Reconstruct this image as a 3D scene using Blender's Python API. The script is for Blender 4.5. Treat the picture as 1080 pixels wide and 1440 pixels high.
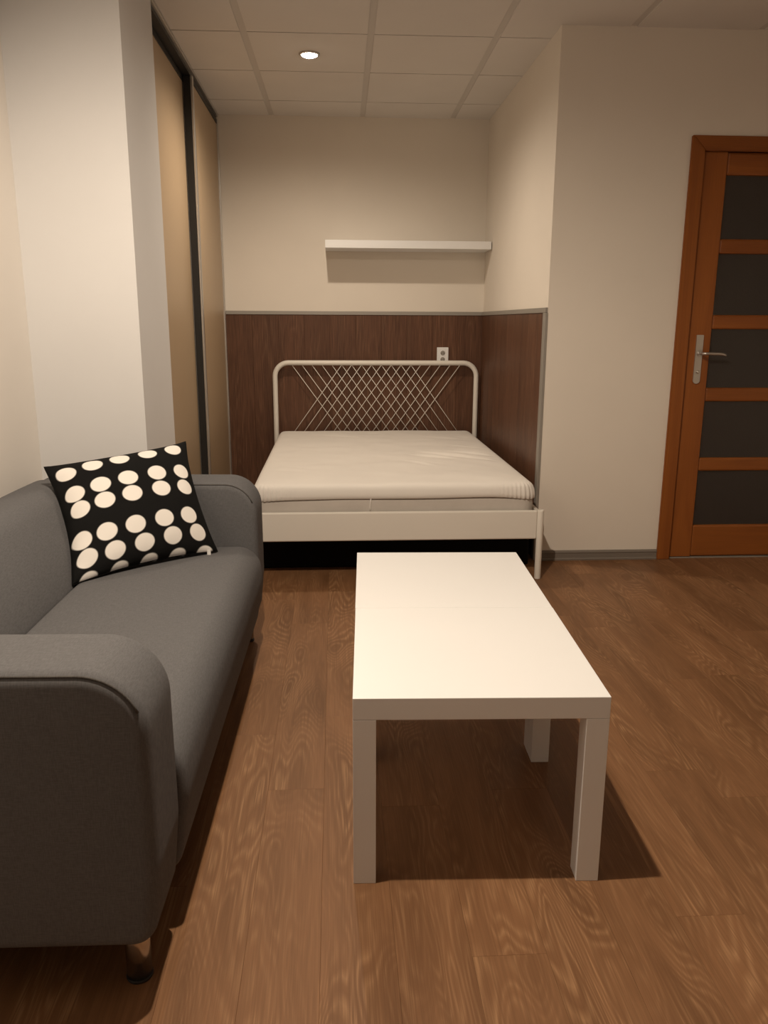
import bpy, bmesh, math, random
from mathutils import Vector, Matrix, noise
random.seed(7)
for o in list(bpy.data.objects): bpy.data.objects.remove(o, do_unlink=True)
SC = bpy.context.scene
COL = SC.collection

# ------------------------------------------------------------------ camera
cam_d = bpy.data.cameras.new('camera'); cam = bpy.data.objects.new('camera', cam_d); COL.objects.link(cam)
cam_d.sensor_fit = 'HORIZONTAL'; cam_d.sensor_width = 36.0; cam_d.lens = 1125.7 / 1080 * 36
cam_d.clip_start = 0.02
_r = Vector((0.99818902, -0.05999777, 0.00435245)); _u = Vector((0.00959205, 0.23017609, 0.97310172)); _f = Vector((0.05938577, 0.97129771, -0.23033474))
cam.matrix_world = Matrix(((_r.x, _u.x, -_f.x, 0), (_r.y, _u.y, -_f.y, 0), (_r.z, _u.z, -_f.z, 1.22168), (0, 0, 0, 1)))
SC.camera = cam
# ------------------------------------------------------------------ world and exposure
w = bpy.data.worlds.new('world'); SC.world = w; w.use_nodes = True
w.node_tree.nodes['Background'].inputs[0].default_value = (0.01, 0.008, 0.006, 1)
w.node_tree.nodes['Background'].inputs[1].default_value = 0.2
SC.view_settings.view_transform = 'Standard'; SC.view_settings.look = 'None'
SC.view_settings.gamma = 1.0; SC.view_settings.use_curve_mapping = False
SC.view_settings.exposure = 0.0
LAMP_COLOR = (1.0, 0.84, 0.66)
LAMPS = [(-0.115, 4.508, 58.0, 167, 0.85), (-0.115, 1.508, 165.0, 176, 0.55)]   # x, y, watts, beam angle, beam softness

# ------------------------------------------------------------------ measures (metres)
XL, XC, XW, XR, XE = -1.145, -0.735, -0.752, 1.05, 3.2     # left wall, column face, wardrobe face, alcove right wall, far right wall
YR, YC0, YC1, YD, YB = -1.6, 3.15, 3.70, 4.0126, 5.7754   # rear wall, column front/back, door wall, alcove back wall
H = 2.548; HW = 1.2944

# ------------------------------------------------------------------ materials
def new_mat(name):
    m = bpy.data.materials.new(name); m.use_nodes = True
    nt = m.node_tree; b = nt.nodes['Principled BSDF']
    return m, nt, b
def N(nt, typ, **kw):
    n = nt.nodes.new(typ)
    for k, v in kw.items():
        if k == 'ins':
            for i, val in v.items(): n.inputs[i].default_value = val
        else: setattr(n, k, v)
    return n
def ramp(nt, fac, stops):
    r = nt.nodes.new('ShaderNodeValToRGB')
    e = r.color_ramp.elements
    while len(e) < len(stops): e.new(0.5)
    for i, (p, c) in enumerate(stops): e[i].position = p; e[i].color = (*c, 1)
    nt.links.new(fac, r.inputs[0]); return r
def plain(name, col, rough=0.5, metal=0.0, bump=0.0, bscale=200, var=0.03, vscale=3, spec=0.5):
    m, nt, b = new_mat(name)
    tc = N(nt, 'ShaderNodeTexCoord')
    nz = N(nt, 'ShaderNodeTexNoise', ins={'Scale': vscale, 'Detail': 3.0})
    nt.links.new(tc.outputs['Object'], nz.inputs['Vector'])
    lo = tuple(max(0, c * (1 - var)) for c in col); hi = tuple(min(1, c * (1 + var)) for c in col)
    r = ramp(nt, nz.outputs['Fac'], [(0.3, lo), (0.7, hi)])
    nt.links.new(r.outputs[0], b.inputs['Base Color'])
    b.inputs['Roughness'].default_value = rough; b.inputs['Metallic'].default_value = metal
    b.inputs['Specular IOR Level'].default_value = spec
    if bump:
        n2 = N(nt, 'ShaderNodeTexNoise', ins={'Scale': bscale, 'Detail': 2.0})
        nt.links.new(tc.outputs['Object'], n2.inputs['Vector'])
        bp = N(nt, 'ShaderNodeBump', ins={'Strength': bump, 'Distance': 0.002})
        nt.links.new(n2.outputs['Fac'], bp.inputs['Height']); nt.links.new(bp.outputs[0], b.inputs['Normal'])
    return m
def wood(name, dark, mid, light, rough=0.42, gx=9.0, gy=0.9, rings=16.0, line=0.5, fiber=0.35, tone=0.12, spec=0.4):
    """plank wood: grain runs along local Y, every plank has its own figure and tone"""
    m, nt, b = new_mat(name); L = nt.links.new
    tc = N(nt, 'ShaderNodeTexCoord'); oi = N(nt, 'ShaderNodeObjectInfo')
    off = N(nt, 'ShaderNodeVectorMath', operation='SCALE'); off.inputs[0].default_value = (37.0, 91.0, 53.0)
    L(oi.outputs['Random'], off.inputs['Scale'])
    add = N(nt, 'ShaderNodeVectorMath', operation='ADD'); L(tc.outputs['Object'], add.inputs[0]); L(off.outputs[0], add.inputs[1])
    mp = N(nt, 'ShaderNodeMapping'); mp.inputs['Scale'].default_value = (gx, gy, gx); L(add.outputs[0], mp.inputs[0])
    n1 = N(nt, 'ShaderNodeTexNoise', ins={'Scale': 1.0, 'Detail': 1.6, 'Roughness': 0.45, 'Distortion': 0.35}); L(mp.outputs[0], n1.inputs['Vector'])
    # grain lines: contours of the stretched noise give arches and straight runs
    mu = N(nt, 'ShaderNodeMath', operation='MULTIPLY'); mu.inputs[1].default_value = rings; L(n1.outputs['Fac'], mu.inputs[0])
    fr = N(nt, 'ShaderNodeMath', operation='FRACT'); L(mu.outputs[0], fr.inputs[0])
    lr = ramp(nt, fr.outputs[0], [(0.0, (0, 0, 0)), (0.30, (0.12, 0.12, 0.12)), (0.62, (1, 1, 1)), (0.95, (0.1, 0.1, 0.1))])
    # fine fibres
    mp2 = N(nt, 'ShaderNodeMapping'); mp2.inputs['Scale'].default_value = (330, 7, 330); L(add.outputs[0], mp2.inputs[0])
    n2 = N(nt, 'ShaderNodeTexNoise', ins={'Scale': 1.0, 'Detail': 2.5}); L(mp2.outputs[0], n2.inputs['Vector'])
    # broad patches where the light pores show strongly
    mp3 = N(nt, 'ShaderNodeMapping'); mp3.inputs['Scale'].default_value = (11, 1.6, 11); L(add.outputs[0], mp3.inputs[0])
    n3 = N(nt, 'ShaderNodeTexNoise', ins={'Scale': 1.0, 'Detail': 1.0}); L(mp3.outputs[0], n3.inputs['Vector'])
    pr = ramp(nt, n3.outputs['Fac'], [(0.40, (0.12, 0.12, 0.12)), (0.66, (1, 1, 1))])
    base = ramp(nt, n1.outputs['Fac'], [(0.30, dark), (0.55, mid), (0.75, dark)])
    f2 = N(nt, 'ShaderNodeMath', operation='MULTIPLY'); L(lr.outputs[0], f2.inputs[0]); L(pr.outputs[0], f2.inputs[1])
    fb = ramp(nt, n2.outputs['Fac'], [(0.35, (0.2, 0.2, 0.2)), (0.65, (1, 1, 1))])
    f3 = N(nt, 'ShaderNodeMath', operation='MULTIPLY'); L(f2.outputs[0], f3.inputs[0]); L(fb.outputs[0], f3.inputs[1])
    f4 = N(nt, 'ShaderNodeMath', operation='MULTIPLY'); f4.inputs[1].default_value = line; L(f3.outputs[0], f4.inputs[0])
    mx = N(nt, 'ShaderNodeMixRGB'); L(f4.outputs[0], mx.inputs[0]); L(base.outputs[0], mx.inputs[1]); mx.inputs[2].default_value = (*light, 1)
    fm = N(nt, 'ShaderNodeMapRange', ins={'From Min': 0.3, 'From Max': 0.7, 'To Min': 1 - fiber, 'To Max': 1 + fiber * 0.6}); L(n2.outputs['Fac'], fm.inputs['Value'])
    tm = N(nt, 'ShaderNodeMapRange', ins={'To Min': 1 - tone, 'To Max': 1 + tone}); L(oi.outputs['Random'], tm.inputs['Value'])
    mm = N(nt, 'ShaderNodeMath', operation='MULTIPLY'); L(fm.outputs[0], mm.inputs[0]); L(tm.outputs[0], mm.inputs[1])
    sc = N(nt, 'ShaderNodeVectorMath', operation='SCALE'); L(mx.outputs[0], sc.inputs[0]); L(mm.outputs[0], sc.inputs['Scale'])
    L(sc.outputs[0], b.inputs['Base Color'])
    b.inputs['Roughness'].default_value = rough; b.inputs['Specular IOR Level'].default_value = spec
    bp = N(nt, 'ShaderNodeBump', ins={'Strength': 0.12, 'Distance': 0.001}); L(n2.outputs['Fac'], bp.inputs['Height']); L(bp.outputs[0], b.inputs['Normal'])
    return m
def fabric(name, c1, c2, scale=900, bump=0.25, rough=0.95):
    m, nt, b = new_mat(name); L = nt.links.new
    tc = N(nt, 'ShaderNodeTexCoord')
    mpa = N(nt, 'ShaderNodeMapping'); mpa.inputs['Scale'].default_value = (scale, scale * 0.12, scale * 0.12)
    mpb = N(nt, 'ShaderNodeMapping'); mpb.inputs['Scale'].default_value = (scale * 0.12, scale, scale)
    na = N(nt, 'ShaderNodeTexNoise', ins={'Scale': 0.5, 'Detail': 2.0}); nb = N(nt, 'ShaderNodeTexNoise', ins={'Scale': 0.5, 'Detail': 2.0})
    L(tc.outputs['Object'], mpa.inputs[0]); L(tc.outputs['Object'], mpb.inputs[0]); L(mpa.outputs[0], na.inputs['Vector']); L(mpb.outputs[0], nb.inputs['Vector'])
    ad = N(nt, 'ShaderNodeMath', operation='ADD'); L(na.outputs['Fac'], ad.inputs[0]); L(nb.outputs['Fac'], ad.inputs[1])
    hf = N(nt, 'ShaderNodeMath', operation='MULTIPLY'); hf.inputs[1].default_value = 0.5; L(ad.outputs[0], hf.inputs[0])
    r = ramp(nt, hf.outputs[0], [(0.38, c1), (0.62, c2)]); L(r.outputs[0], b.inputs['Base Color'])
    b.inputs['Roughness'].default_value = rough; b.inputs['Specular IOR Level'].default_value = 0.15
    bp = N(nt, 'ShaderNodeBump', ins={'Strength': bump, 'Distance': 0.001}); L(hf.outputs[0], bp.inputs['Height']); L(bp.outputs[0], b.inputs['Normal'])
    return m
M = {}
M['wall'] = plain('wall_paint', (0.80, 0.745, 0.67), 0.9, bump=0.06, bscale=260, var=0.015, spec=0.2)
M['wall_lit'] = plain('wall_paint_lit', (0.725, 0.722, 0.725), 0.9, bump=0.06, bscale=260, var=0.015, spec=0.2)  # same paint as the other walls, whiter cast of bright lamplight mixed in
M['wall_side_lit'] = plain('wall_paint_side_lit', (0.86, 0.82, 0.77), 0.9, bump=0.06, bscale=260, var=0.015, spec=0.2)  # left wall copy of that paint, lightened to carry the lamp's brightness
M['tile'] = plain('ceiling_tile', (0.72, 0.69, 0.66), 0.95, bump=0.15, bscale=420, var=0.02, spec=0.1)
M['rail'] = plain('ceiling_rail', (0.60, 0.57, 0.54), 0.6, var=0.01)
M['floor'] = wood('floor_vinyl', (0.165, 0.078, 0.034), (0.235, 0.115, 0.053), (0.44, 0.255, 0.130), rough=0.50, gx=8.0, gy=1.5, rings=26.0, line=0.62, fiber=0.12, tone=0.05, spec=0.3)
M['wains'] = wood('wainscot_laminate', (0.098, 0.045, 0.026), (0.130, 0.060, 0.034), (0.26, 0.15, 0.09), rough=0.45, line=0.35, tone=0.06, spec=0.3)
M['sub'] = plain('subfloor', (0.06, 0.04, 0.03), 0.9)
M['door'] = wood('door_pine', (0.235, 0.070, 0.014), (0.31, 0.100, 0.020), (0.15, 0.042, 0.010), rough=0.40, gx=7, gy=0.5, rings=12, line=0.4, fiber=0.12, tone=0.07, spec=0.4)
M['alu'] = plain('brushed_aluminium', (0.62, 0.60, 0.57), 0.35, 0.9, var=0.02)
M['greytrim'] = plain('grey_trim', (0.34, 0.32, 0.29), 0.5, 0.3, var=0.03)
M['taupe'] = plain('taupe_skirting', (0.20, 0.175, 0.15), 0.5, var=0.03)
M['black'] = plain('black_plastic', (0.012, 0.011, 0.010), 0.5, var=0.05)
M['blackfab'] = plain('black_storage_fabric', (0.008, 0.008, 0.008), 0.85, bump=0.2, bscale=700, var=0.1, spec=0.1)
M['panel'] = plain('wardrobe_panel', (0.44, 0.325, 0.21), 0.42, var=0.02, vscale=1.5)
M['white'] = plain('white_lacquer', (0.85, 0.86, 0.87), 0.38, var=0.005)
M['steel'] = plain('white_powdercoat', (0.80, 0.77, 0.71), 0.38, var=0.01)
M['sofa'] = fabric('grey_sofa_fabric', (0.114, 0.113, 0.118), (0.148, 0.147, 0.153), scale=1300, bump=0.15)
M['pipe'] = fabric('grey_piping', (0.075, 0.070, 0.067), (0.11, 0.104, 0.099))
M['chrome'] = plain('chrome', (0.62, 0.60, 0.57), 0.22, 1.0, var=0.01)
M['sheet'] = plain('white_sheet', (0.80, 0.77, 0.73), 0.9, bump=0.1, bscale=900, var=0.02, spec=0.1)
M['matt'] = plain('mattress_ticking', (0.55, 0.51, 0.47), 0.9, bump=0.15, bscale=300, var=0.06, vscale=9, spec=0.1)
M['tag'] = plain('white_tag', (0.85, 0.84, 0.82), 0.7)
m, nt, b = new_mat('smoked_glass')
tc = N(nt, 'ShaderNodeTexCoord'); nz = N(nt, 'ShaderNodeTexNoise', ins={'Scale': 140.0, 'Detail': 1.0}); nt.links.new(tc.outputs['Object'], nz.inputs['Vector'])
bp = N(nt, 'ShaderNodeBump', ins={'Strength': 0.35, 'Distance': 0.003}); nt.links.new(nz.outputs['Fac'], bp.inputs['Height']); nt.links.new(bp.outputs[0], b.inputs['Normal'])
b.inputs['Base Color'].default_value = (0.34, 0.30, 0.28, 1); b.inputs['Roughness'].default_value = 0.45; b.inputs['Transmission Weight'].default_value = 0.93
M['glass'] = m
m, nt, b = new_mat('lamp_lens')
b.inputs['Base Color'].default_value = (1, 0.95, 0.85, 1); b.inputs['Emission Color'].default_value = (1, 0.90, 0.74, 1); b.inputs['Emission Strength'].default_value = 60
M['lens'] = m

# ------------------------------------------------------------------ mesh helpers
def link(name, me, mat, parent=None, loc=None, rot=None):
    o = bpy.data.objects.new(name, me); COL.objects.link(o)
    if mat is not None and len(me.materials) == 0: me.materials.append(mat)
    if parent is not None: o.parent = parent
    if loc is not None: o.location = loc
    if rot is not None: o.rotation_euler = rot
    return o
def me_from(name, vs, fs, smooth=False):
    me = bpy.data.meshes.new(name); me.from_pydata([tuple(v) for v in vs], [], fs); me.validate(); me.update()
    bm = bmesh.new(); bm.from_mesh(me); bmesh.ops.recalc_face_normals(bm, faces=bm.faces); bm.to_mesh(me); bm.free()
    if smooth:
        for p in me.polygons: p.use_smooth = True
    return me
def box_bm(bm, lo, hi):
    x0, y0, z0 = lo; x1, y1, z1 = hi
    v = [bm.verts.new(c) for c in ((x0, y0, z0), (x1, y0, z0), (x1, y1, z0), (x0, y1, z0), (x0, y0, z1), (x1, y0, z1), (x1, y1, z1), (x0, y1, z1))]
    for f in ((0, 3, 2, 1), (4, 5, 6, 7), (0, 1, 5, 4), (1, 2, 6, 5), (2, 3, 7, 6), (3, 0, 4, 7)): bm.faces.new([v[i] for i in f])
def box_me(name, lo, hi, bev=0.0, seg=2, extra=()):
    bm = bmesh.new(); box_bm(bm, lo, hi)
    for a, c in extra: box_bm(bm, a, c)
    if bev: bmesh.ops.bevel(bm, geom=list(bm.edges), offset=bev, segments=seg, affect='EDGES', profile=0.5)
    me = bpy.data.meshes.new(name); bm.to_mesh(me); bm.free()
    return me
def box(name, lo, hi, mat, parent=None, bev=0.0, seg=2, extra=()):
    return link(name, box_me(name, lo, hi, bev, seg, extra), mat, parent)
def struct(o):
    o['kind'] = 'structure'; return o
def thing(name, label, cat, loc=(0, 0, 0), rotz=0.0, group=None):
    o = bpy.data.objects.new(name, None); COL.objects.link(o); o.empty_display_size = 0.1
    o.location = loc; o.rotation_euler = (0, 0, rotz); o['label'] = label; o['category'] = cat
    if group: o['group'] = group
    return o
def tag(o, label, cat, group=None):
    o['label'] = label; o['category'] = cat
    if group: o['group'] = group
    return o
def tube_me(name, pts, r, n=12, closed=False, cap=True):
    pts = [Vector(p) for p in pts]; vs = []; fs = []; k = len(pts)
    t0 = (pts[1] - pts[0]).normalized()
    ref = Vector((0, 0, 1)) if abs(t0.z) < 0.9 else Vector((1, 0, 0))
    nrm = t0.cross(ref).normalized()
    for i, p in enumerate(pts):
        if closed: t = (pts[(i + 1) % k] - pts[i - 1]).normalized()
        else: t = (pts[min(i + 1, k - 1)] - pts[max(i - 1, 0)]).normalized()
        nrm = (nrm - t * nrm.dot(t)).normalized(); bi = t.cross(nrm)
        for j in range(n):
            a = 2 * math.pi * j / n; vs.append(p + (nrm * math.cos(a) + bi * math.sin(a)) * r)
    for i in range(k if closed else k - 1):
        for j in range(n):
            a = i * n + j; b_ = i * n + (j + 1) % n; c = ((i + 1) % k) * n + (j + 1) % n; d = ((i + 1) % k) * n + j
            fs.append((a, b_, c, d))
    if cap and not closed:
        fs.append(tuple(range(n - 1, -1, -1))); fs.append(tuple((k - 1) * n + j for j in range(n)))
    me = me_from(name, vs, fs)
    for p in me.polygons: p.use_smooth = len(p.vertices) == 4
    return me
def lathe_me(name, prof, n=32, axis='Z'):
    vs = []; fs = []
    for r, z in prof:
        for j in range(n):
            a = 2 * math.pi * j / n
            c, s = r * math.cos(a), r * math.sin(a)
            vs.append((c, s, z) if axis == 'Z' else (c, z, s))
    k = len(prof)
    for i in range(k - 1):
        for j in range(n): fs.append((i * n + j, i * n + (j + 1) % n, (i + 1) * n + (j + 1) % n, (i + 1) * n + j))
    fs.append(tuple(range(n - 1, -1, -1))); fs.append(tuple((k - 1) * n + j for j in range(n)))
    me = me_from(name, vs, fs)
    for p in me.polygons: p.use_smooth = len(p.vertices) == 4
    return me
def round_poly(pts, seg=8):
    """pts: (x, z, radius) -> dense closed outline with rounded corners"""
    out = []; n = len(pts)
    for i in range(n):
        p = Vector(pts[i][:2]); a = Vector(pts[i - 1][:2]); c = Vector(pts[(i + 1) % n][:2]); r = pts[i][2]
        d1 = (a - p).normalized(); d2 = (c - p).normalized(); ang = d1.angle(d2)
        if r <= 0: out.append(p); continue
        t = r / math.tan(ang / 2); ce = p + (d1 + d2).normalized() * (r / math.sin(ang / 2))
        s = p + d1 * t - ce; e = p + d2 * t - ce
        a0 = math.atan2(s.y, s.x); a1 = math.atan2(e.y, e.x); da = (a1 - a0 + math.pi) % (2 * math.pi) - math.pi
        for k in range(seg + 1):
            aa = a0 + da * k / seg; out.append(ce + Vector((math.cos(aa), math.sin(aa))) * r)
    return out
def densify(poly, step):
    out = []
    for i, p in enumerate(poly):
        q = poly[(i + 1) % len(poly)]; k = max(1, int((q - p).length / step))
        for j in range(k): out.append(p.lerp(q, j / k))
    return out
def offset_poly(poly, d):
    n = len(poly); area = sum(poly[i].x * poly[(i + 1) % n].y - poly[(i + 1) % n].x * poly[i].y for i in range(n)); s = 1 if area > 0 else -1
    out = []
    for i in range(n):
        t = (poly[(i + 1) % n] - poly[i - 1]).normalized(); out.append(poly[i] + Vector((-t.y, t.x)) * s * d)
    return out
def slab_me(name, poly, y0, y1, r=0.02, seg=4, puff=0.0, mid=8, fn=None):
    """outline in the x-z plane carried along y, edges rounded by r, ends slightly puffed"""
    rings = []
    for k in range(seg + 1):
        a = math.pi / 2 * k / seg; rings.append((y0 + r * (1 - math.cos(a)), r * (1 - math.sin(a))))
    for k in range(1, mid): rings.append((y0 + r + (y1 - y0 - 2 * r) * k / mid, 0.0))
    for k in range(seg, -1, -1):
        a = math.pi / 2 * k / seg; rings.append((y1 - r * (1 - math.cos(a)), r * (1 - math.sin(a))))
    vs = []; fs = []; n = len(poly)
    cen = sum(poly, Vector((0, 0))) / n
    def cap_ring(base, y, sgn):
        idx = []
        for f in (0.8, 0.55, 0.3):
            st = len(vs)
            for p in base:
                q = cen.lerp(p, f); vs.append(Vector((q.x, y + sgn * puff * (1 - f * f), q.y)))
            idx.append(st)
        st = len(vs); vs.append(Vector((cen.x, y + sgn * puff, cen.y))); return idx, st
    starts = []
    for y, ins in rings:
        starts.append(len(vs)); q = offset_poly(poly, ins) if ins > 1e-6 else poly
        for p in q: vs.append(Vector((p.x, y, p.y)))
    for a, b_ in zip(starts[:-1], starts[1:]):
        for j in range(n): fs.append((a + j, a + (j + 1) % n, b_ + (j + 1) % n, b_ + j))
    for st, (y, ins), sgn in ((starts[0], rings[0], -1), (starts[-1], rings[-1], 1)):
        base = [Vector((vs[st + j].x, vs[st + j].z)) for j in range(n)]
        idx, ce = cap_ring(base, y, sgn); prev = st
        for i in idx:
            for j in range(n): fs.append((prev + j, prev + (j + 1) % n, i + (j + 1) % n, i + j))
            prev = i
        for j in range(n): fs.append((prev + j, prev + (j + 1) % n, ce))
    if fn: vs = [fn(v) for v in vs]
    return me_from(name, vs, fs, smooth=True)
def copy_tree(o, parent=None):
    c = o.copy(); COL.objects.link(c)
    if parent is not None: c.parent = parent
    for ch in list(o.children): copy_tree(ch, c)
    return c

# ================================================================== THE SETTING
# floor: subfloor slab with loose-laid planks
floor = struct(box('floor', (-1.5, -1.75, -0.06), (3.35, 6.0, -0.008), M['sub']))
PW, PL = 0.15, 1.22
x0 = -0.19 - PW * 8; col = 0
PLM = {}
def plank_me(wd, ln):
    key = (round(wd, 3), round(ln, 3))
    if key not in PLM:
        g = 0.00012; PLM[key] = box_me('plank', (-wd / 2 + g, -ln / 2 + g, -0.008), (wd / 2 - g, ln / 2 - g, 0.0), 0.0003, 1); PLM[key].materials.append(M['floor'])
    return PLM[key]
OFF = [0.33, 0.86, 0.11, 0.60]
xx = x0
while xx < XE:
    # phases chosen so that the end joints of the columns near the table fall where they show
    k = round((xx + 0.19) / PW)
    ph = {0: 1.932, 2: 0.62, 3: 1.327, 6: 1.412, 7: 0.75}.get(k, OFF[k % 4] * PL + 0.07 * (k % 5))
    xa, xb = max(xx, XL - 0.05), min(xx + PW, XE + 0.05)
    if xx > XE - 0.02: break
    y = ph - PL * math.ceil((ph - YR) / PL)
    ymax = 5.72 if xx < XR - 0.05 else 5.35
    while y < ymax:
        ya, yb = max(y, YR - 0.05), min(y + PL, ymax + 0.1)
        if yb - ya > 0.03 and xb - xa > 0.02:
            link('plank', plank_me(xb - xa, yb - ya), None, floor, ((xa + xb) / 2, (ya + yb) / 2, 0))
        y += PL
    xx += PW

# walls
T = 0.12
struct(box('wall_left', (XL - T, YR - T, 0), (XL, YC0, 2.62), M['wall_side_lit']))
struct(box('wall_column', (XL - 0.3, YC0, 0), (XC, YC1, 2.62), M['wall_lit']))
struct(box('wall_closet', (-1.52, YC1, 0), (-1.40, YB + T, 2.62), M['wall']))
struct(box('wall_back', (-1.40, YB, 0), (XR + T, YB + T, 2.62), M['wall']))
struct(box('wall_alcove', (XR, YD, 0), (XR + T, YB, 2.62), M['wall']))
DX0, DX1, DH = 1.735, 2.615, 2.055     # door opening
struct(box('wall_door', (XR + T, YD, 0), (DX0, YD + T, 2.62), M['wall'], extra=(((DX1, YD, 0), (XE, YD + T, 2.62)), ((DX0, YD, DH), (DX1, YD + T, 2.62)))))
struct(box('wall_right', (XE, YR - T, 0), (XE + T, 5.5, 2.62), M['wall']))
struct(box('wall_rear', (XL, YR - T, 0), (XE, YR, 2.62), M['wall']))
M['added_glass'] = plain('added_dark_glass', (0.012, 0.012, 0.015), 0.06, var=0.02)  # dark glass for the added window, swallows bounced light
added_win = struct(box('added_window_1', (-0.75, YR, 0.82), (2.85, YR + 0.03, 0.87), M['white'], extra=(((-0.75, YR, 2.30), (2.85, YR + 0.03, 2.35)), ((-0.75, YR, 0.87), (-0.70, YR + 0.03, 2.30)), ((2.80, YR, 0.87), (2.85, YR + 0.03, 2.30)), ((0.46, YR, 0.87), (0.51, YR + 0.03, 2.30)), ((1.62, YR, 0.87), (1.67, YR + 0.03, 2.30)))))  # unseen window, added behind the camera to cut bounced light
for xa, xb in ((-0.70, 0.46), (0.51, 1.62), (1.67, 2.80)): box('pane', (xa + 0.001, YR + 0.001, 0.871), (xb - 0.001, YR + 0.012, 2.299), M['added_glass'], added_win)
struct(box('wall_hall', (XR + T, 5.38, 0), (XE, 5.5, 2.62), M['wall']))

# ceiling: slab above, rails, lay-in tiles
ceil = struct(box('ceiling', (-1.55, -1.75, 2.562), (3.35, 6.0, 2.62), M['rail']))
GX, GY, GA = -0.4147, 4.208, math.radians(-0.47)
ca, sa = math.cos(GA), math.sin(GA)
def gpt(i, j): return Vector((GX + i * ca - j * sa, GY + i * sa + j * ca))
RECTS = [(XL, YR, XE, YC0), (XC, YC0, XE, YC1), (XW, YC1, XE, YD), (XW, YD, XR, YB), (XR + T, YD + T, XE, 5.38)]
def clip(poly, rc):
    xa, ya, xb, yb = rc
    for ax, lim, sg in ((0, xa, 1), (0, xb, -1), (1, ya, 1), (1, yb, -1)):
        out = []
        for i in range(len(poly)):
            p, q = poly[i - 1], poly[i]; dp, dq = sg * (p[ax] - lim), sg * (q[ax] - lim)
            if dp * dq < 0: out.append(p.lerp(q, dp / (dp - dq)))
            if dq >= 0: out.append(q)
        poly = out
        if len(poly) < 3: return []
    return poly
def prism(name, polys, z0, z1, mat, parent):
    vs, fs = [], []
    for pl in polys:
        s, n = len(vs), len(pl)
        vs += [(p.x, p.y, z0) for p in pl] + [(p.x, p.y, z1) for p in pl]
        fs += [tuple(s + i for i in range(n)), tuple(s + n + i for i in range(n))] + [(s + i, s + (i + 1) % n, s + n + (i + 1) % n, s + n + i) for i in range(n)]
    return link(name, me_from(name, vs, fs), mat, parent)
def area(p): return abs(sum(p[i - 1].x * p[i].y - p[i].x * p[i - 1].y for i in range(len(p)))) / 2
LG, CG = 0.017, 0.005     # half widths of the long rails and the cross joints
for i in range(-2, 7):
    for j in range(-11, 4):
        a, c = i * 0.6 + LG, (i + 1) * 0.6 - LG; d, e = j * 0.6 + CG, (j + 1) * 0.6 - CG
        q = [gpt(a, d), gpt(c, d), gpt(c, e), gpt(a, e)]
        pl = [x for x in (clip(q, r) for r in RECTS) if len(x) > 2 and area(x) > 0.0004]
        if pl: prism('ceiling_tile', pl, H, 2.561, M['tile'], ceil)
for i in range(-2, 8):
    a, c = i * 0.6 - LG, i * 0.6 + LG
    q = [gpt(a, -6.6), gpt(c, -6.6), gpt(c, 2.4), gpt(a, 2.4)]
    pl = [x for x in (clip(q, r) for r in RECTS) if len(x) > 2 and area(x) > 0.0004]
    if pl: prism('grid_rail', pl, H + 0.004, 2.561, M['rail'], ceil)

# wainscot of upright planks in the alcove, with grey edge profiles
WT = 0.006
trim1 = struct(box('trim_1', (XW, YB - 0.002, 0), (XR, YB, HW - 0.002), M['wains']))
trim2 = struct(box('trim_2', (XR - 0.002, YD + 0.002, 0), (XR, YB - WT, HW - 0.002), M['wains']))
WM = {}
def wplank(wd):
    k = round(wd, 3)
    if k not in WM:
        WM[k] = box_me('plank', (-wd / 2 + 0.0006, -HW / 2, -WT), (wd / 2 - 0.0006, HW / 2 - 0.003, 0), 0.0008, 1); WM[k].materials.append(M['wains'])
    return WM[k]
x = XW
while x < XR - 0.01:
    wd = min(0.18, XR - 0.002 - x)
    link('plank', wplank(wd), None, trim1, (x + wd / 2, YB - 0.002 - WT, HW / 2), (math.pi / 2, 0, 0)); x += 0.18
y = YD + 0.002
while y < YB - WT - 0.01:
    wd = min(0.18, YB - WT - y)
    link('plank', wplank(wd), None, trim2, (XR - 0.002 - WT, y + wd / 2, HW / 2), (math.pi / 2, 0, -math.pi / 2)); y += 0.18
struct(box('trim_3', (XW, YB - 0.014, HW - 0.022), (XR - 0.012, YB, HW + 0.003), M['greytrim'], bev=0.002))
struct(box('trim_4', (XR - 0.014, YD - 0.002, HW - 0.022), (XR, YB - 0.014, HW + 0.003), M['greytrim'], bev=0.002))
struct(box('trim_5', (XR - 0.014, YD - 0.004, 0), (XR + 0.002, YD + 0.042, HW - 0.022), M['greytrim'], bev=0.0025))

# skirting with a cover strip profile
def skirting(name, p, q, nrm):
    p, q, nrm = Vector(p), Vector(q), Vector(nrm)
    prof = [(0, 0), (0.014, 0), (0.015, 0.008), (0.011, 0.013), (0.011, 0.038), (0.014, 0.043), (0.010, 0.052), (0, 0.053)]
    vs, fs = [], []
    for e in (p, q):
        for d, z in prof: vs.append((e.x + nrm.x * d, e.y + nrm.y * d, z))
    n = len(prof)
    for i in range(n): fs.append((i, (i + 1) % n, n + (i + 1) % n, n + i))
    fs += [tuple(range(n)), tuple(range(2 * n - 1, n - 1, -1))]
    return struct(link(name, me_from(name, vs, fs), M['taupe']))
skirting('baseboard_door', (XR + 0.003, YD), (1.699, YD), (0, -1))
skirting('baseboard_hinge', (2.652, YD), (XE - 0.016, YD), (0, -1))
skirting('baseboard_left', (XL, YR + 0.016), (XL, YC0 - 0.016), (1, 0))
skirting('baseboard_column', (XL, YC0), (XC, YC0), (0, -1))
skirting('baseboard_right', (XE, YR), (XE, YD), (-1, 0))
skirting('baseboard_rear', (XL, YR), (XE - 0.016, YR), (0, 1))

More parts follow.
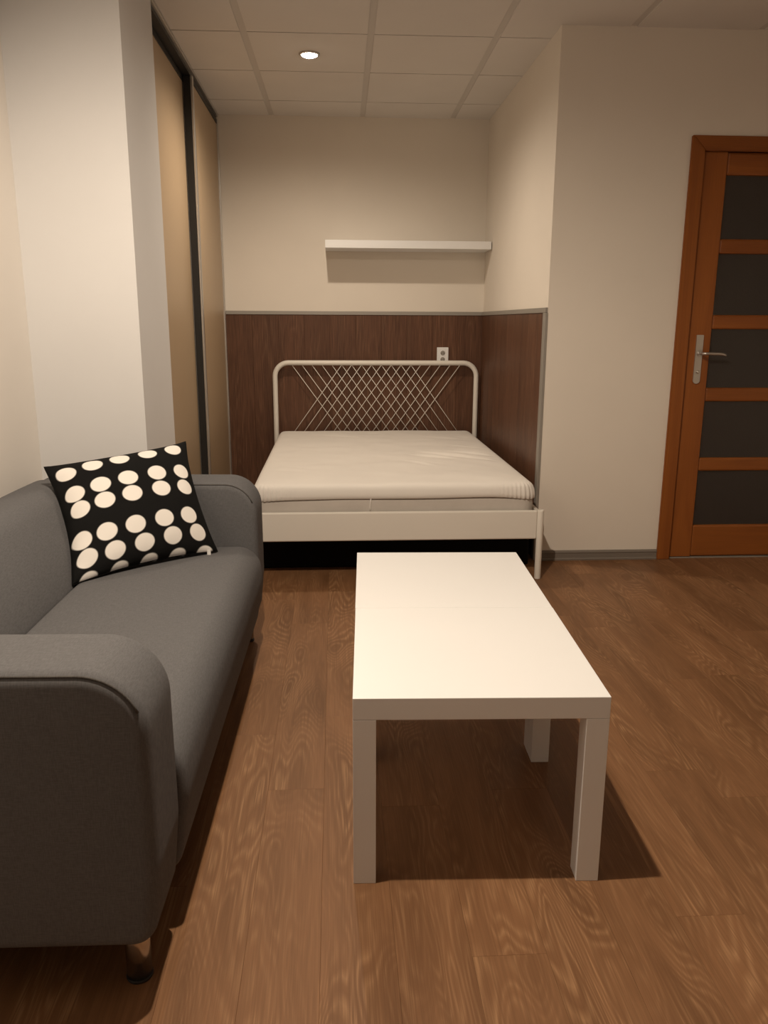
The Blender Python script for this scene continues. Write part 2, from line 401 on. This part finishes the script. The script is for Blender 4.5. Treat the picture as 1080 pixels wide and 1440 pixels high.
# door: casing, leaf of stiles and rails, five smoked panes, lever handle
door = struct(box('door_1', (DX0, YD + 0.0, 0), (DX0 + 0.035, YD + T, DH), M['door'],
    extra=(((DX1 - 0.035, YD, 0), (DX1, YD + T, DH)), ((DX0 + 0.035, YD, DH - 0.028), (DX1 - 0.035, YD + T, DH)))))
def woodpiece(name, wd, ln, th, loc, horiz, bev=0.003, parent=door):
    me = box_me(name, (-wd / 2, -ln / 2, -th), (wd / 2, ln / 2, 0), bev, 2)
    return link(name, me, M['door'], parent, loc, (math.pi / 2, math.pi / 2, 0) if horiz else (math.pi / 2, 0, 0))
def mitre(name, pts, y0, y1):
    # flat casing board with mitred ends, given as x-z outline
    vs = [(x, y0, z) for x, z in pts] + [(x, y1, z) for x, z in pts]; n = len(pts)
    fs = [tuple(range(n)), tuple(range(2 * n - 1, n - 1, -1))] + [(i, (i + 1) % n, n + (i + 1) % n, n + i) for i in range(n)]
    me = me_from(name, vs, fs); bm = bmesh.new(); bm.from_mesh(me); bmesh.ops.bevel(bm, geom=list(bm.edges), offset=0.004, segments=2, affect='EDGES'); bm.to_mesh(me); bm.free()
    return me
CX0, CX1, CT, CW = 1.70, 2.650, 2.091, 0.068
yc0, yc1 = YD - 0.018, YD
def centred(name, pts):
    cx = sum(p[0] for p in pts) / len(pts); cz = sum(p[1] for p in pts) / len(pts)
    o = link(name, mitre(name, [(a - cx, c - cz) for a, c in pts], -0.009, 0.009), M['door'], door, (cx, (yc0 + yc1) / 2, cz)); return o
def upright(name, pts):     # local y is the long axis so that the grain follows it
    cx = sum(p[0] for p in pts) / len(pts); cz = sum(p[1] for p in pts) / len(pts)
    me = mitre(name, [(a - cx, c - cz) for a, c in pts], -0.009, 0.009)
    for v in me.vertices: v.co = Vector((v.co.x, v.co.z, -v.co.y))
    return link(name, me, M['door'], door, (cx, (yc0 + yc1) / 2, cz), (math.pi / 2, 0, 0))
def level(name, pts):
    cx = sum(p[0] for p in pts) / len(pts); cz = sum(p[1] for p in pts) / len(pts)
    me = mitre(name, [(a - cx, c - cz) for a, c in pts], -0.009, 0.009)
    for v in me.vertices: v.co = Vector((v.co.z, -v.co.x, -v.co.y))
    return link(name, me, M['door'], door, (cx, (yc0 + yc1) / 2, cz), (math.pi / 2, -math.pi / 2, 0))
upright('casing', [(CX0, 0), (CX0 + CW, 0), (CX0 + CW, CT - CW), (CX0, CT)])
upright('casing', [(CX1 - CW, 0), (CX1, 0), (CX1, CT), (CX1 - CW, CT - CW)])
level('casing', [(CX0, CT), (CX0 + CW, CT - CW), (CX1 - CW, CT - CW), (CX1, CT)])
LX0, LX1, LT, LB = 1.7735, 2.5765, 2.024, 0.008
yl = YD + 0.004                      # leaf front face
TH = 0.04
woodpiece('stile', 0.1165, LT - LB, TH, (LX0 + 0.05825, yl, (LT + LB) / 2), False)
woodpiece('stile', 0.1165, LT - LB, TH, (LX1 - 0.05825, yl, (LT + LB) / 2), False)
GX0, GX1 = LX0 + 0.117, LX1 - 0.117
panes = [(0.18 + 0.362 * k, 0.472 + 0.362 * k) for k in range(5)]
def rail(z0, z1): woodpiece('rail', z1 - z0, GX1 - GX0, TH - 0.006, ((GX0 + GX1) / 2, yl + 0.003, (z0 + z1) / 2), True, 0.010)
rail(LB, panes[0][0]); rail(panes[4][1], LT)
for a, c in zip(panes[:-1], panes[1:]): rail(a[1], c[0])
for z0, z1 in panes:
    p = box('pane', (GX0 + 0.0005, yl + 0.017, z0 + 0.0005), (GX1 - 0.0005, yl + 0.022, z1 - 0.0005), M['glass'], door); p['label'] = 'dark smoked glass pane'
# long back plate with lever and lock cylinder
hx = 1.832
poly = round_poly([(-0.018, -0.121, 0.016), (0.018, -0.121, 0.016), (0.018, 0.121, 0.004), (-0.018, 0.121, 0.004)], 6)
bmv = [(p.x, yl - 0.008, p.y) for p in poly] + [(p.x, yl, p.y) for p in poly]; n = len(poly)
plate = link('handle_plate', me_from('handle_plate', bmv, [tuple(range(n)), tuple(range(2 * n - 1, n - 1, -1))] + [(i, (i + 1) % n, n + (i + 1) % n, n + i) for i in range(n)]), M['alu'], door, (hx, 0, 1.047))
plate['label'] = 'silver door handle plate'
lever = [(0.003, yl - 0.008, 0.03), (0.003, yl - 0.035, 0.03), (0.006, yl - 0.050, 0.03), (0.018, yl - 0.056, 0.030), (0.05, yl - 0.056, 0.030), (0.085, yl - 0.054, 0.029), (0.108, yl - 0.051, 0.026), (0.122, yl - 0.048, 0.021)]
link('lever', tube_me('lever', lever, 0.0075, 12), M['alu'], plate)
link('rose', lathe_me('rose', [(0.013, -0.012), (0.013, -0.002), (0.011, 0.0)], 20, 'Y'), M['alu'], plate, (0.003, yl - 0.006, 0.03))
link('lock_cylinder', lathe_me('lock_cylinder', [(0.006, -0.010), (0.0085, -0.008), (0.0085, 0.0)], 16, 'Y'), M['chrome'], plate, (0.002, yl - 0.006, -0.062))
box('threshold', (DX0 + 0.036, YD + 0.003, 0.0), (DX1 - 0.036, YD + T, 0.006), M['greytrim'], door)

# ================================================================== CEILING LAMPS
def downlight(x, y, watts, beam, soft, label):
    t = thing('downlight', label, 'ceiling light', (x, y, H), 0, 'recessed ceiling spotlights')
    link('ring', lathe_me('ring', [(0.042, -0.001), (0.0405, -0.006), (0.046, -0.009), (0.052, -0.006), (0.054, 0.0)], 40), M['chrome'], t)
    link('lens', lathe_me('lens', [(0.010, -0.0160), (0.025, -0.0140), (0.036, -0.0100), (0.040, -0.0065)], 32), M['lens'], t)
    d = bpy.data.lights.new('lamp', 'SPOT'); d.energy = watts; d.color = LAMP_COLOR; d.spot_size = math.radians(beam); d.spot_blend = soft; d.shadow_soft_size = 0.022
    o = bpy.data.objects.new('lamp', d); COL.objects.link(o); o.parent = t; o.location = (0, 0, -0.034)
    return t
downlight(*LAMPS[0], 'lit recessed ceiling spotlight above the bed')
downlight(*LAMPS[1], 'lit recessed ceiling spotlight above the white tables')

# ================================================================== WARDROBE
wr = thing('sliding_wardrobe', 'built-in wardrobe with beige sliding doors and dark top track beside the bed', 'wardrobe', (-1.05, 4.75, 0))
def W(name, lo, hi, mat, parent=wr, bev=0.0):
    o = parent
    off = Vector((0, 0, 0)); p = parent
    while p is not None: off += p.location; p = p.parent
    return box(name, tuple(Vector(lo) - off), tuple(Vector(hi) - off), mat, parent, bev)
y0w, y1w = YC1 + 0.004, YB - 0.004
W('top_track', (-0.862, y0w, 2.533), (XW, y1w, 2.546), M['alu'], bev=0.001)
W('track_channel', (-0.858, y0w, 2.515), (-0.765, y1w, 2.533), M['black'])
W('bottom_track', (-0.862, y0w, 0.0), (XW - 0.002, y1w, 0.012), M['alu'], bev=0.001)
W('side_panel', (-1.39, y0w, 0.0), (-0.868, y0w + 0.018, 2.54), M['panel'])
W('side_panel', (-1.39, y1w - 0.018, 0.0), (-0.868, y1w, 2.54), M['panel'])
W('back_panel', (-1.397, y0w, 0.0), (-1.392, y1w, 2.54), M['panel'])
for k in range(3): W('shelf', (-1.388, y0w + 0.02, 0.5 + 0.6 * k), (-0.90, y1w - 0.02, 0.518 + 0.6 * k), M['panel'])
def sdoor(xf, ya, yb, dark):
    d = W('door', (xf - 0.020, ya + 0.022, 0.045), (xf - 0.004, yb - 0.022, 2.485), M['panel'])
    W('frame_strip', (xf - 0.024, ya + 0.022, 0.014), (xf, yb - 0.022, 0.045), M['alu'], d, 0.001)
    W('frame_strip', (xf - 0.024, ya + 0.022, 2.485), (xf, yb - 0.022, 2.513), M['black'], d, 0.001)
    return d
DV = 4.80
da = sdoor(-0.806, YC1 + 0.01, DV + 0.03, True)
W('handle_profile', (-0.836, DV + 0.008, 0.014), (-0.806, DV + 0.03, 2.513), M['alu'], da, 0.002)
W('handle_profile', (-0.836, YC1 + 0.010, 0.014), (-0.806, YC1 + 0.032, 2.513), M['alu'], da, 0.002)
db = sdoor(XW - 0.006, DV, y1w - 0.002, False)
W('brush_seal', (-0.804, DV - 0.010, 0.014), (-0.767, DV + 0.022, 2.513), M['black'], db)
W('handle_profile', (-0.7665, DV - 0.008, 0.014), (-0.752, DV + 0.022, 2.513), M['alu'], db, 0.003)
W('handle_profile', (-0.780, y1w - 0.024, 0.014), (-0.752, y1w - 0.002, 2.513), M['alu'], db, 0.003)

# ================================================================== WALL SHELF AND SOCKET
sh = tag(box('wall_shelf', (-0.55, -0.26, -0.025), (0.55, 0, 0.025), M['white'], bev=0.002), 'long white floating shelf on the wall above the bed', 'shelf')
sh.location = (0.493, YB, 1.722)
so = thing('wall_socket', 'white double wall socket above the headboard on brown panelling', 'socket', (0.765, YB - 0.002 - WT, 0.99))
box('cover_plate', (-0.041, -0.011, -0.062), (0.041, 0, 0.062), M['white'], so, bev=0.003)
for zc in (0.0225, -0.0225):
    s = link('socket_well', lathe_me('socket_well', [(0.0195, -0.0125), (0.0205, -0.0115), (0.0205, -0.009)], 28, 'Y'), M['white'], so, (0, 0, zc)); s.location.y = 0.0
    link('well_floor', lathe_me('well_floor', [(0.0165, -0.0131), (0.0165, -0.0126)], 24, 'Y'), M['greytrim'], s)
    link('earth_pin', lathe_me('earth_pin', [(0.0025, -0.020), (0.0028, -0.013)], 10, 'Y'), M['alu'], s, (0, 0, 0.009))
    for dx in (-0.0095, 0.0095): link('contact_hole', lathe_me('contact_hole', [(0.0027, -0.0135), (0.0027, -0.0128)], 10, 'Y'), M['black'], s, (dx, 0, -0.004))

# ================================================================== BED
BX0, BX1, BY0, BY1 = -0.405, 0.983, 3.705, 5.715
bed = thing('bed_frame', 'white metal double bed frame with lattice headboard in the alcove', 'bed', (0.29, 4.7, 0))
def B(name, me, mat=None): 
    o = link(name, me, mat or M['steel'], bed, (-0.29, -4.7, 0)); return o
hbx0, hbx1, hbr, hbt = -0.420, 1.002, 0.095, 0.945
arc = [(hbx0, BY1, 0.0), (hbx0, BY1, 0.4), (hbx0, BY1, hbt - hbr)]
for k in range(1, 9):
    a = math.pi - math.pi / 2 * k / 8; arc.append((hbx0 + hbr + hbr * math.cos(a), BY1, hbt - hbr + hbr * math.sin(a)))
for k in range(0, 9):
    a = math.pi / 2 - math.pi / 2 * k / 8; arc.append((hbx1 - hbr + hbr * math.cos(a), BY1, hbt - hbr + hbr * math.sin(a)))
arc += [(hbx1, BY1, 0.4), (hbx1, BY1, 0.0)]
B('headboard_tube', tube_me('headboard_tube', arc, 0.0175, 16))
B('lower_rail', tube_me('lower_rail', [(hbx0 + 0.015, BY1, 0.36), (hbx1 - 0.015, BY1, 0.36)], 0.012, 12))
for k in range(13):
    xt = -0.303 + 0.0697 * k; xb_ = xt + 0.32 * (hbt - 0.36) / 0.456
    for sgn in (1, -1):
        c = 0.291
        pa = (c + sgn * (xt - c), BY1 + 0.003 * sgn, hbt - 0.012); pb = (c + sgn * (xb_ - c), BY1 + 0.003 * sgn, 0.366)
        B('lattice_rod', tube_me('lattice_rod', [pa, pb], 0.0025, 6))
B('foot_rail', box_me('foot_rail', (BX0 + 0.016, BY0 - 0.010, 0.203), (BX1 - 0.016, BY0 + 0.012, 0.345), 0.007, 3))
for xs in (BX0, BX1 - 0.0):
    B('leg', lathe_me('leg', [(0.0145, 0.0), (0.0155, 0.004), (0.0165, 0.34), (0.0150, 0.347)], 20)).location = (xs - 0.29, BY0 - 4.7, 0)
for xs in (BX0 - 0.008, BX1 - 0.012):
    B('side_rail', box_me('side_rail', (xs, BY0 + 0.018, 0.225), (xs + 0.02, BY1 - 0.02, 0.335), 0.005, 2))
for k in range(9):
    yk = 3.85 + 0.21 * k; B('slat', box_me('slat', (BX0 + 0.014, yk, 0.288), (BX1 - 0.014, yk + 0.07, 0.302), 0.003, 1))

# mattress body and fitted sheet share one rounded-rectangle outline
MX0, MX1, MY0, MY1 = -0.392, 0.958, 3.727, 5.692
def outline(ins, r, step=0.012):
    pl = round_poly([(MX0 + ins, MY0 + ins, r), (MX1 - ins, MY0 + ins, r), (MX1 - ins, MY1 - ins, r), (MX0 + ins, MY1 - ins, r)], 10)
    return pl
base_o = densify(outline(0, 0.06), 0.0045)
CEN = Vector(((MX0 + MX1) / 2, (MY0 + MY1) / 2))
def noise2(x, y, s, seed=0): return noise.noise(Vector((x * s, y * s, seed)))
mv, mf = [], []; nO = len(base_o)
rings_m = [(0.012, 0.304), (0.0, 0.316), (-0.001, 0.33), (-0.003, 0.36), (0.000, 0.39), (0.004, 0.41), (0.03, 0.425)]
for ins, z in rings_m:
    q = offset_poly(base_o, ins)
    for i, p in enumerate(q):
        d = 0.004 * noise2(i * 0.0045, z * 30, 3.0) if 0.32 < z < 0.42 else 0
        mv.append((p.x + d, p.y + d, z))
for k in range(len(rings_m) - 1):
    for i in range(nO): mf.append((k * nO + i, k * nO + (i + 1) % nO, (k + 1) * nO + (i + 1) % nO, (k + 1) * nO + i))
mf += [tuple(range(nO - 1, -1, -1)), tuple((len(rings_m) - 1) * nO + i for i in range(nO))]
mat_o = link('mattress', me_from('mattress', mv, mf, smooth=True), M['matt'], None, (0.29, 4.7, 0.302))
for v in mat_o.data.vertices: v.co -= Vector((0.29, 4.7, 0.302))
tag(mat_o, 'grey-beige mattress side showing below the fitted sheet on the bed', 'mattress')
cord = tube_me('side_seam', [(0.165, MY0 - 0.006, 0.41), (0.163, MY0 - 0.007, 0.385), (0.161, MY0 - 0.006, 0.362), (0.162, MY0 - 0.005, 0.347)], 0.003, 6)
for v in cord.vertices: v.co -= Vector((0.29, 4.7, 0.302))
link('side_seam', cord, M['sheet'], mat_o)

CREASES = [((0.50, 4.72), (0.92, 4.36), 0.007, 0.022), ((0.42, 4.62), (0.70, 4.42), 0.006, 0.020), ((0.66, 4.72), (0.95, 4.55), 0.005, 0.02),
           ((0.38, 4.40), (0.55, 4.22), 0.004, 0.02), ((0.72, 4.95), (0.95, 4.80), 0.004, 0.025), ((-0.10, 5.45), (0.20, 5.28), 0.005, 0.022),
           ((0.0, 5.60), (0.35, 5.50), 0.003, 0.03), ((0.55, 5.35), (0.90, 5.20), 0.003, 0.03), ((-0.35, 4.2), (-0.1, 4.05), 0.003, 0.025)]
def sheet_z(x, y):
    z = 0.0055 * noise2(x, y * 1.6, 3.1, 4) + 0.003 * noise2(x, y, 9.0, 9)
    for (ax, ay), (bx, by), amp, wd in CREASES:
        dx, dy = bx - ax, by - ay; L2 = dx * dx + dy * dy; t = ((x - ax) * dx + (y - ay) * dy) / L2
        dist = abs((x - ax) * dy - (y - ay) * dx) / math.sqrt(L2); tt = max(0.0, 1 - (2 * t - 1) ** 2)
        if 0 < t < 1: z += 1.25 * amp * tt * math.exp(-(dist / wd) ** 2) - 0.7 * amp * tt * math.exp(-((dist - 1.6 * wd) / wd) ** 2)
    return z
sv, sf = [], []
arcl = [0.0]
for i in range(nO): arcl.append(arcl[-1] + (base_o[(i + 1) % nO] - base_o[i]).length)
def corner_w(p):
    dx = min(abs(p.x - MX0), abs(p.x - MX1)); dy = min(abs(p.y - MY0), abs(p.y - MY1)); d = math.hypot(dx, dy); return math.exp(-(d / 0.11) ** 2)
TOPZ = 0.474
prof_s = [(-0.004, 0.0), (-0.009, 0.004), (-0.010, 0.022), (-0.007, 0.04), (0.0, 0.058), (0.010, 0.069), (0.024, 0.075), (0.045, 0.077)]
HEM = TOPZ - 0.077
ringc = 0
for ri, (ins, dz) in enumerate(prof_s):
    q = offset_poly(base_o, ins)
    for i, p in enumerate(q):
        cw = corner_w(p); g = math.sin(arcl[i] * 2 * math.pi / 0.021) * cw * 0.006 * (1 - ri / 9)
        nrm = (p - CEN).normalized()
        hem = (0.008 * noise2(arcl[i], 0, 2.2, 7) - 0.010 * cw + 0.006) * (1 - dz / 0.077)
        sv.append((p.x + nrm.x * g, p.y + nrm.y * g, HEM + dz + hem + (sheet_z(p.x, p.y) * 0.6 if ri > 5 else 0))); 
    ringc += 1
inner = offset_poly(base_o, 0.045)
NR = 46
for k in range(1, NR):
    f = 1 - (k / NR) ** 0.9
    for i, p in enumerate(inner):
        # shrink towards the centre line of the bed
        q = Vector((CEN.x + (p.x - CEN.x) * f, CEN.y + (p.y - CEN.y) * f))
        sv.append((q.x, q.y, TOPZ + 0.012 * (1 - f ** 4) * 0.4 + sheet_z(q.x, q.y) * min(1, 0.6 + 0.4 * k / 3)))
    ringc += 1
for k in range(ringc - 1):
    for i in range(nO): sf.append((k * nO + i, k * nO + (i + 1) % nO, (k + 1) * nO + (i + 1) % nO, (k + 1) * nO + i))
sf.append(tuple((ringc - 1) * nO + i for i in range(nO)))
sheet = link('fitted_sheet', me_from('fitted_sheet', [(a - 0.29, b_ - 4.7, c - 0.42) for a, b_, c in sv], sf, smooth=True), M['sheet'], None, (0.29, 4.7, 0.42))
tag(sheet, 'white fitted sheet stretched over the mattress, slightly creased', 'bed sheet')

# black box under the bed
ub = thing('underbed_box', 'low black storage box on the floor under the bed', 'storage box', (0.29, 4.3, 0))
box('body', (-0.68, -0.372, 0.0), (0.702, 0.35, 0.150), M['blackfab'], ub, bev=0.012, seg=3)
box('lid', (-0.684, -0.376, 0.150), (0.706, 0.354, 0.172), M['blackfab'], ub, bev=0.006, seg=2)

# ================================================================== TABLES
tang = math.radians(-2.115)
def table(label, loc):
    t = thing('side_table', label, 'table', loc, tang, 'white square side tables pushed together')
    box('table_top', (0, 0, 0.40), (0.55, 0.55, 0.45), M['white'], t, bev=0.0012, seg=2)
    for ax in (0, 0.5):
        for ay in (0, 0.5):
            box('leg', (ax, ay, 0.0), (ax + 0.05, ay + 0.05, 0.3996), M['white'], t, bev=0.0012, seg=2)
    return t
TX, TY = 0.0302, 1.552
table('white square side table nearer the camera, beside the sofa', (TX, TY, 0))
d = 0.5515
table('white square side table nearer the bed, pushed against the other table', (TX - math.sin(tang) * d - 0.0008 , TY + math.cos(tang) * d, 0))

# ================================================================== SOFA
SX0, SX1 = -1.100, -0.290          # back, front of the arms
SY0, SY1 = 1.252, 3.062
AW = 0.20
sofa = thing('sofa', 'dark grey fabric two-seat sofa with rounded arms against the left wall', 'sofa', (-0.724, 2.157, 0), math.radians(-1.1))
OFFS = Vector((-0.71, 2.157, 0))
def S(name, me, mat, parent=sofa):
    if parent is sofa:
        for v in me.vertices: v.co -= OFFS
        return link(name, me, mat, parent)
    for v in me.vertices: v.co -= OFFS
    return link(name, me, mat, parent)
arm_poly = densify(round_poly([(SX0, 0.118, 0.03), (SX1 - 0.014, 0.118, 0.045), (SX1 + 0.002, 0.28, 0.20), (SX1, 0.655, 0.115), (SX0, 0.66, 0.05)], 12), 0.03)
def arm(ya, yb):
    a = S('arm', slab_me('arm', arm_poly, ya, yb, 0.026, 6, 0.004, 6), M['sofa'])
    for y_ in (ya + 0.0070,):
        pr = offset_poly(arm_poly, 0.0065)
        # stitched seam along the top, running out on the front curve
        pts = [(p.x, y_, p.y) for p in pr if p.y > 0.57 and p.x > SX0 + 0.01]; pts.sort(key=lambda q: (round(q[0] > SX1 - 0.03), q[0] if q[0] < SX1 - 0.03 else -q[2]))
        S('seam', tube_me('seam', pts, 0.0022, 6), M['pipe'], a)
    return a
arm(SY0, SY0 + AW); arm(SY1 - AW, SY1)
SI0, SI1 = SY0 + AW + 0.001, SY1 - AW - 0.001
ymid, hw = (SI0 + SI1) / 2, (SI1 - SI0) / 2
back_poly = densify(round_poly([(SX0, 0.125, 0.03), (-0.815, 0.125, 0.03), (-0.800, 0.42, 0.05), (-0.925, 0.682, 0.075), (SX0, 0.682, 0.07)], 10), 0.025)
def back_fn(v):
    u = max(-1, min(1, (v.y - ymid) / hw)); k = 1 - abs(u) ** 3.0
    f = max(0, min(1, (v.z - 0.40) / 0.28))
    return Vector((v.x + (0.02 * k * math.sin(math.pi * f) if v.x > -1.0 else 0), v.y, v.z + (0.006 * k - 0.006) * f))
S('backrest', slab_me('backrest', back_poly, SI0, SI1, 0.028, 5, 0.0, 24, back_fn), M['sofa'])
seat_poly = densify(round_poly([(-0.798, 0.14, 0.025), (-0.300, 0.120, 0.045), (-0.272, 0.30, 0.20), (-0.284, 0.425, 0.085), (-0.798, 0.412, 0.025)], 10), 0.02)
def seat_fn(v):
    u = max(-1, min(1, (v.y - ymid) / hw)); k = 1 - abs(u) ** 2.5
    f = max(0, min(1, (v.z - 0.25) / 0.17))
    return Vector((v.x + 0.010 * k * (1 if v.x > -0.35 else 0) * f, v.y, v.z + 0.028 * k * f))
S('seat_cushion', slab_me('seat_cushion', seat_poly, SI0, SI1, 0.018, 6, 0.0, 28, seat_fn), M['sofa'])
S('base_panel', box_me('base_panel', (-1.10, SI0 + 0.002, 0.112), (-0.36, SI1 - 0.002, 0.121), 0.003), M['blackfab'])
for lx in (SX0 + 0.09, -0.355):
    for ly in (SY0 + 0.073, SY1 - 0.073):
        l = link('leg', lathe_me('leg', [(0.0235, 0.006), (0.0235, 0.117), (0.022, 0.119)], 28), M['chrome'], sofa, (lx - OFFS.x, ly - OFFS.y, 0))
        link('foot_pad', lathe_me('foot_pad', [(0.0245, 0.0), (0.0255, 0.003), (0.0245, 0.0065)], 24), M['black'], l)

# ================================================================== CUSHION
PBL, PBR = Vector((-0.807, 2.380, 0.437)), Vector((-0.418, 2.735, 0.437))
PTL, PTR = Vector((-0.979, 2.716, 0.7436)), Vector((-0.5475, 2.9437, 0.795))
# printed white discs: (u, v, radius u, radius v)
DOTS = [(0.098, 0.644), (0.273, 0.655), (0.458, 0.660), (0.664, 0.664), (0.863, 0.662),
        (0.104, 0.506), (0.271, 0.514), (0.453, 0.516), (0.659, 0.519), (0.850, 0.515),
        (0.074, 0.266), (0.238, 0.269), (0.425, 0.269), (0.626, 0.275), (0.818, 0.277),
        (0.093, 0.127), (0.271, 0.119), (0.466, 0.123), (0.665, 0.132), (0.863, 0.137),
        (0.091, 0.852), (0.270, 0.872), (0.455, 0.882), (0.658, 0.892), (0.862, 0.905),
        (0.10, -0.030), (0.30, -0.030), (0.50, -0.030), (0.70, -0.030), (0.90, -0.030)]
DOT_R = 0.066
cm, nt, b = new_mat('dot_print'); L = nt.links.new
uvn = N(nt, 'ShaderNodeUVMap'); uvn.uv_map = 'UVMap'; last = None
for du, dv in DOTS:
    dn = N(nt, 'ShaderNodeVectorMath', operation='DISTANCE'); L(uvn.outputs[0], dn.inputs[0]); dn.inputs[1].default_value = (du, dv, 0)
    if last is None: last = dn.outputs['Value']
    else:
        mn = N(nt, 'ShaderNodeMath', operation='MINIMUM'); L(last, mn.inputs[0]); L(dn.outputs['Value'], mn.inputs[1]); last = mn.outputs[0]
dr = ramp(nt, last, [(0.0, (0.84, 0.81, 0.77)), (DOT_R - 0.0015, (0.84, 0.81, 0.77)), (DOT_R + 0.0015, (0.008, 0.008, 0.008)), (1.0, (0.008, 0.008, 0.008))])
L(dr.outputs[0], b.inputs['Base Color']); b.inputs['Roughness'].default_value = 0.9; b.inputs['Specular IOR Level'].default_value = 0.12
M['dots'] = cm
NG = 44
cush_n = (PBR - PBL).cross(PTL - PBL).normalized()      # points out of the front face
cv, cf, cuv = [], [], []
def cush(u, v, side):
    # seams pull in between the corners
    pin = 0.045
    uu = u + pin * (1 - 2 * u) * 4 * v * (1 - v) * (abs(2 * u - 1) ** 3); vv = v + pin * (1 - 2 * v) * 4 * u * (1 - u) * (abs(2 * v - 1) ** 3)
    p = PBL.lerp(PBR, uu).lerp(PTL.lerp(PTR, uu), vv)
    e = (4 * u * (1 - u)) * (4 * v * (1 - v))
    h = 0.080 * max(0, e) ** 0.46
    wr_ = 0.0022 * noise.noise(Vector((u * 7, v * 7, side * 3.3))) * min(1, e * 4)
    edge = 0.0035 * math.sin(v * 38) * math.exp(-(u / 0.10) ** 2) * (1 if e > 0 else 0) + 0.003 * math.sin(u * 33 + 1) * math.exp(-(v / 0.08) ** 2) * (1 if e > 0 else 0)
    return p + cush_n * side * (h * (1.0 if side > 0 else 0.55) + wr_ + edge)
idx = {}
for side in (1, -1):
    for i in range(NG + 1):
        for j in range(NG + 1):
            border = i in (0, NG) or j in (0, NG)
            key = (i, j, 0 if border else side)
            if key in idx: continue
            # denser near the seams
            u = 0.5 - 0.5 * math.cos(math.pi * i / NG); v = 0.5 - 0.5 * math.cos(math.pi * j / NG)
            idx[key] = len(cv); cv.append(cush(u, v, side)); cuv.append((u, v))
def ck(i, j, side): return idx[(i, j, 0 if (i in (0, NG) or j in (0, NG)) else side)]
for side in (1, -1):
    for i in range(NG):
        for j in range(NG):
            f = (ck(i, j, side), ck(i + 1, j, side), ck(i + 1, j + 1, side), ck(i, j + 1, side)); cf.append(f if side > 0 else f[::-1])
CO = (PBL + PBR) / 2
cme = me_from('throw_cushion', [p - CO for p in cv], cf, smooth=True)
ul = cme.uv_layers.new(name='UVMap')
for lp in cme.loops: ul.data[lp.index].uv = cuv[lp.vertex_index]
cushion = tag(link('throw_cushion', cme, M['dots'], None, CO), 'square black cushion printed with white discs, leaning in the sofa corner', 'cushion')
seam = []
for k in range(4 * 40):
    q, r_ = divmod(k, 40); t_ = r_ / 40
    u, v = [(t_, 0), (1, t_), (1 - t_, 1), (0, 1 - t_)][q]
    seam.append(cush(u, v, 1) - CO)
link('edge_seam', tube_me('edge_seam', seam, 0.0022, 6, closed=True), M['blackfab'], cushion)
tp = cush(0.93, 0.0, 1) - CO
link('care_tag', box_me('care_tag', (-0.006, -0.004, -0.010), (0.006, -0.003, 0.012)), M['tag'], cushion, tp + Vector((0.004, -0.006, 0.0)))
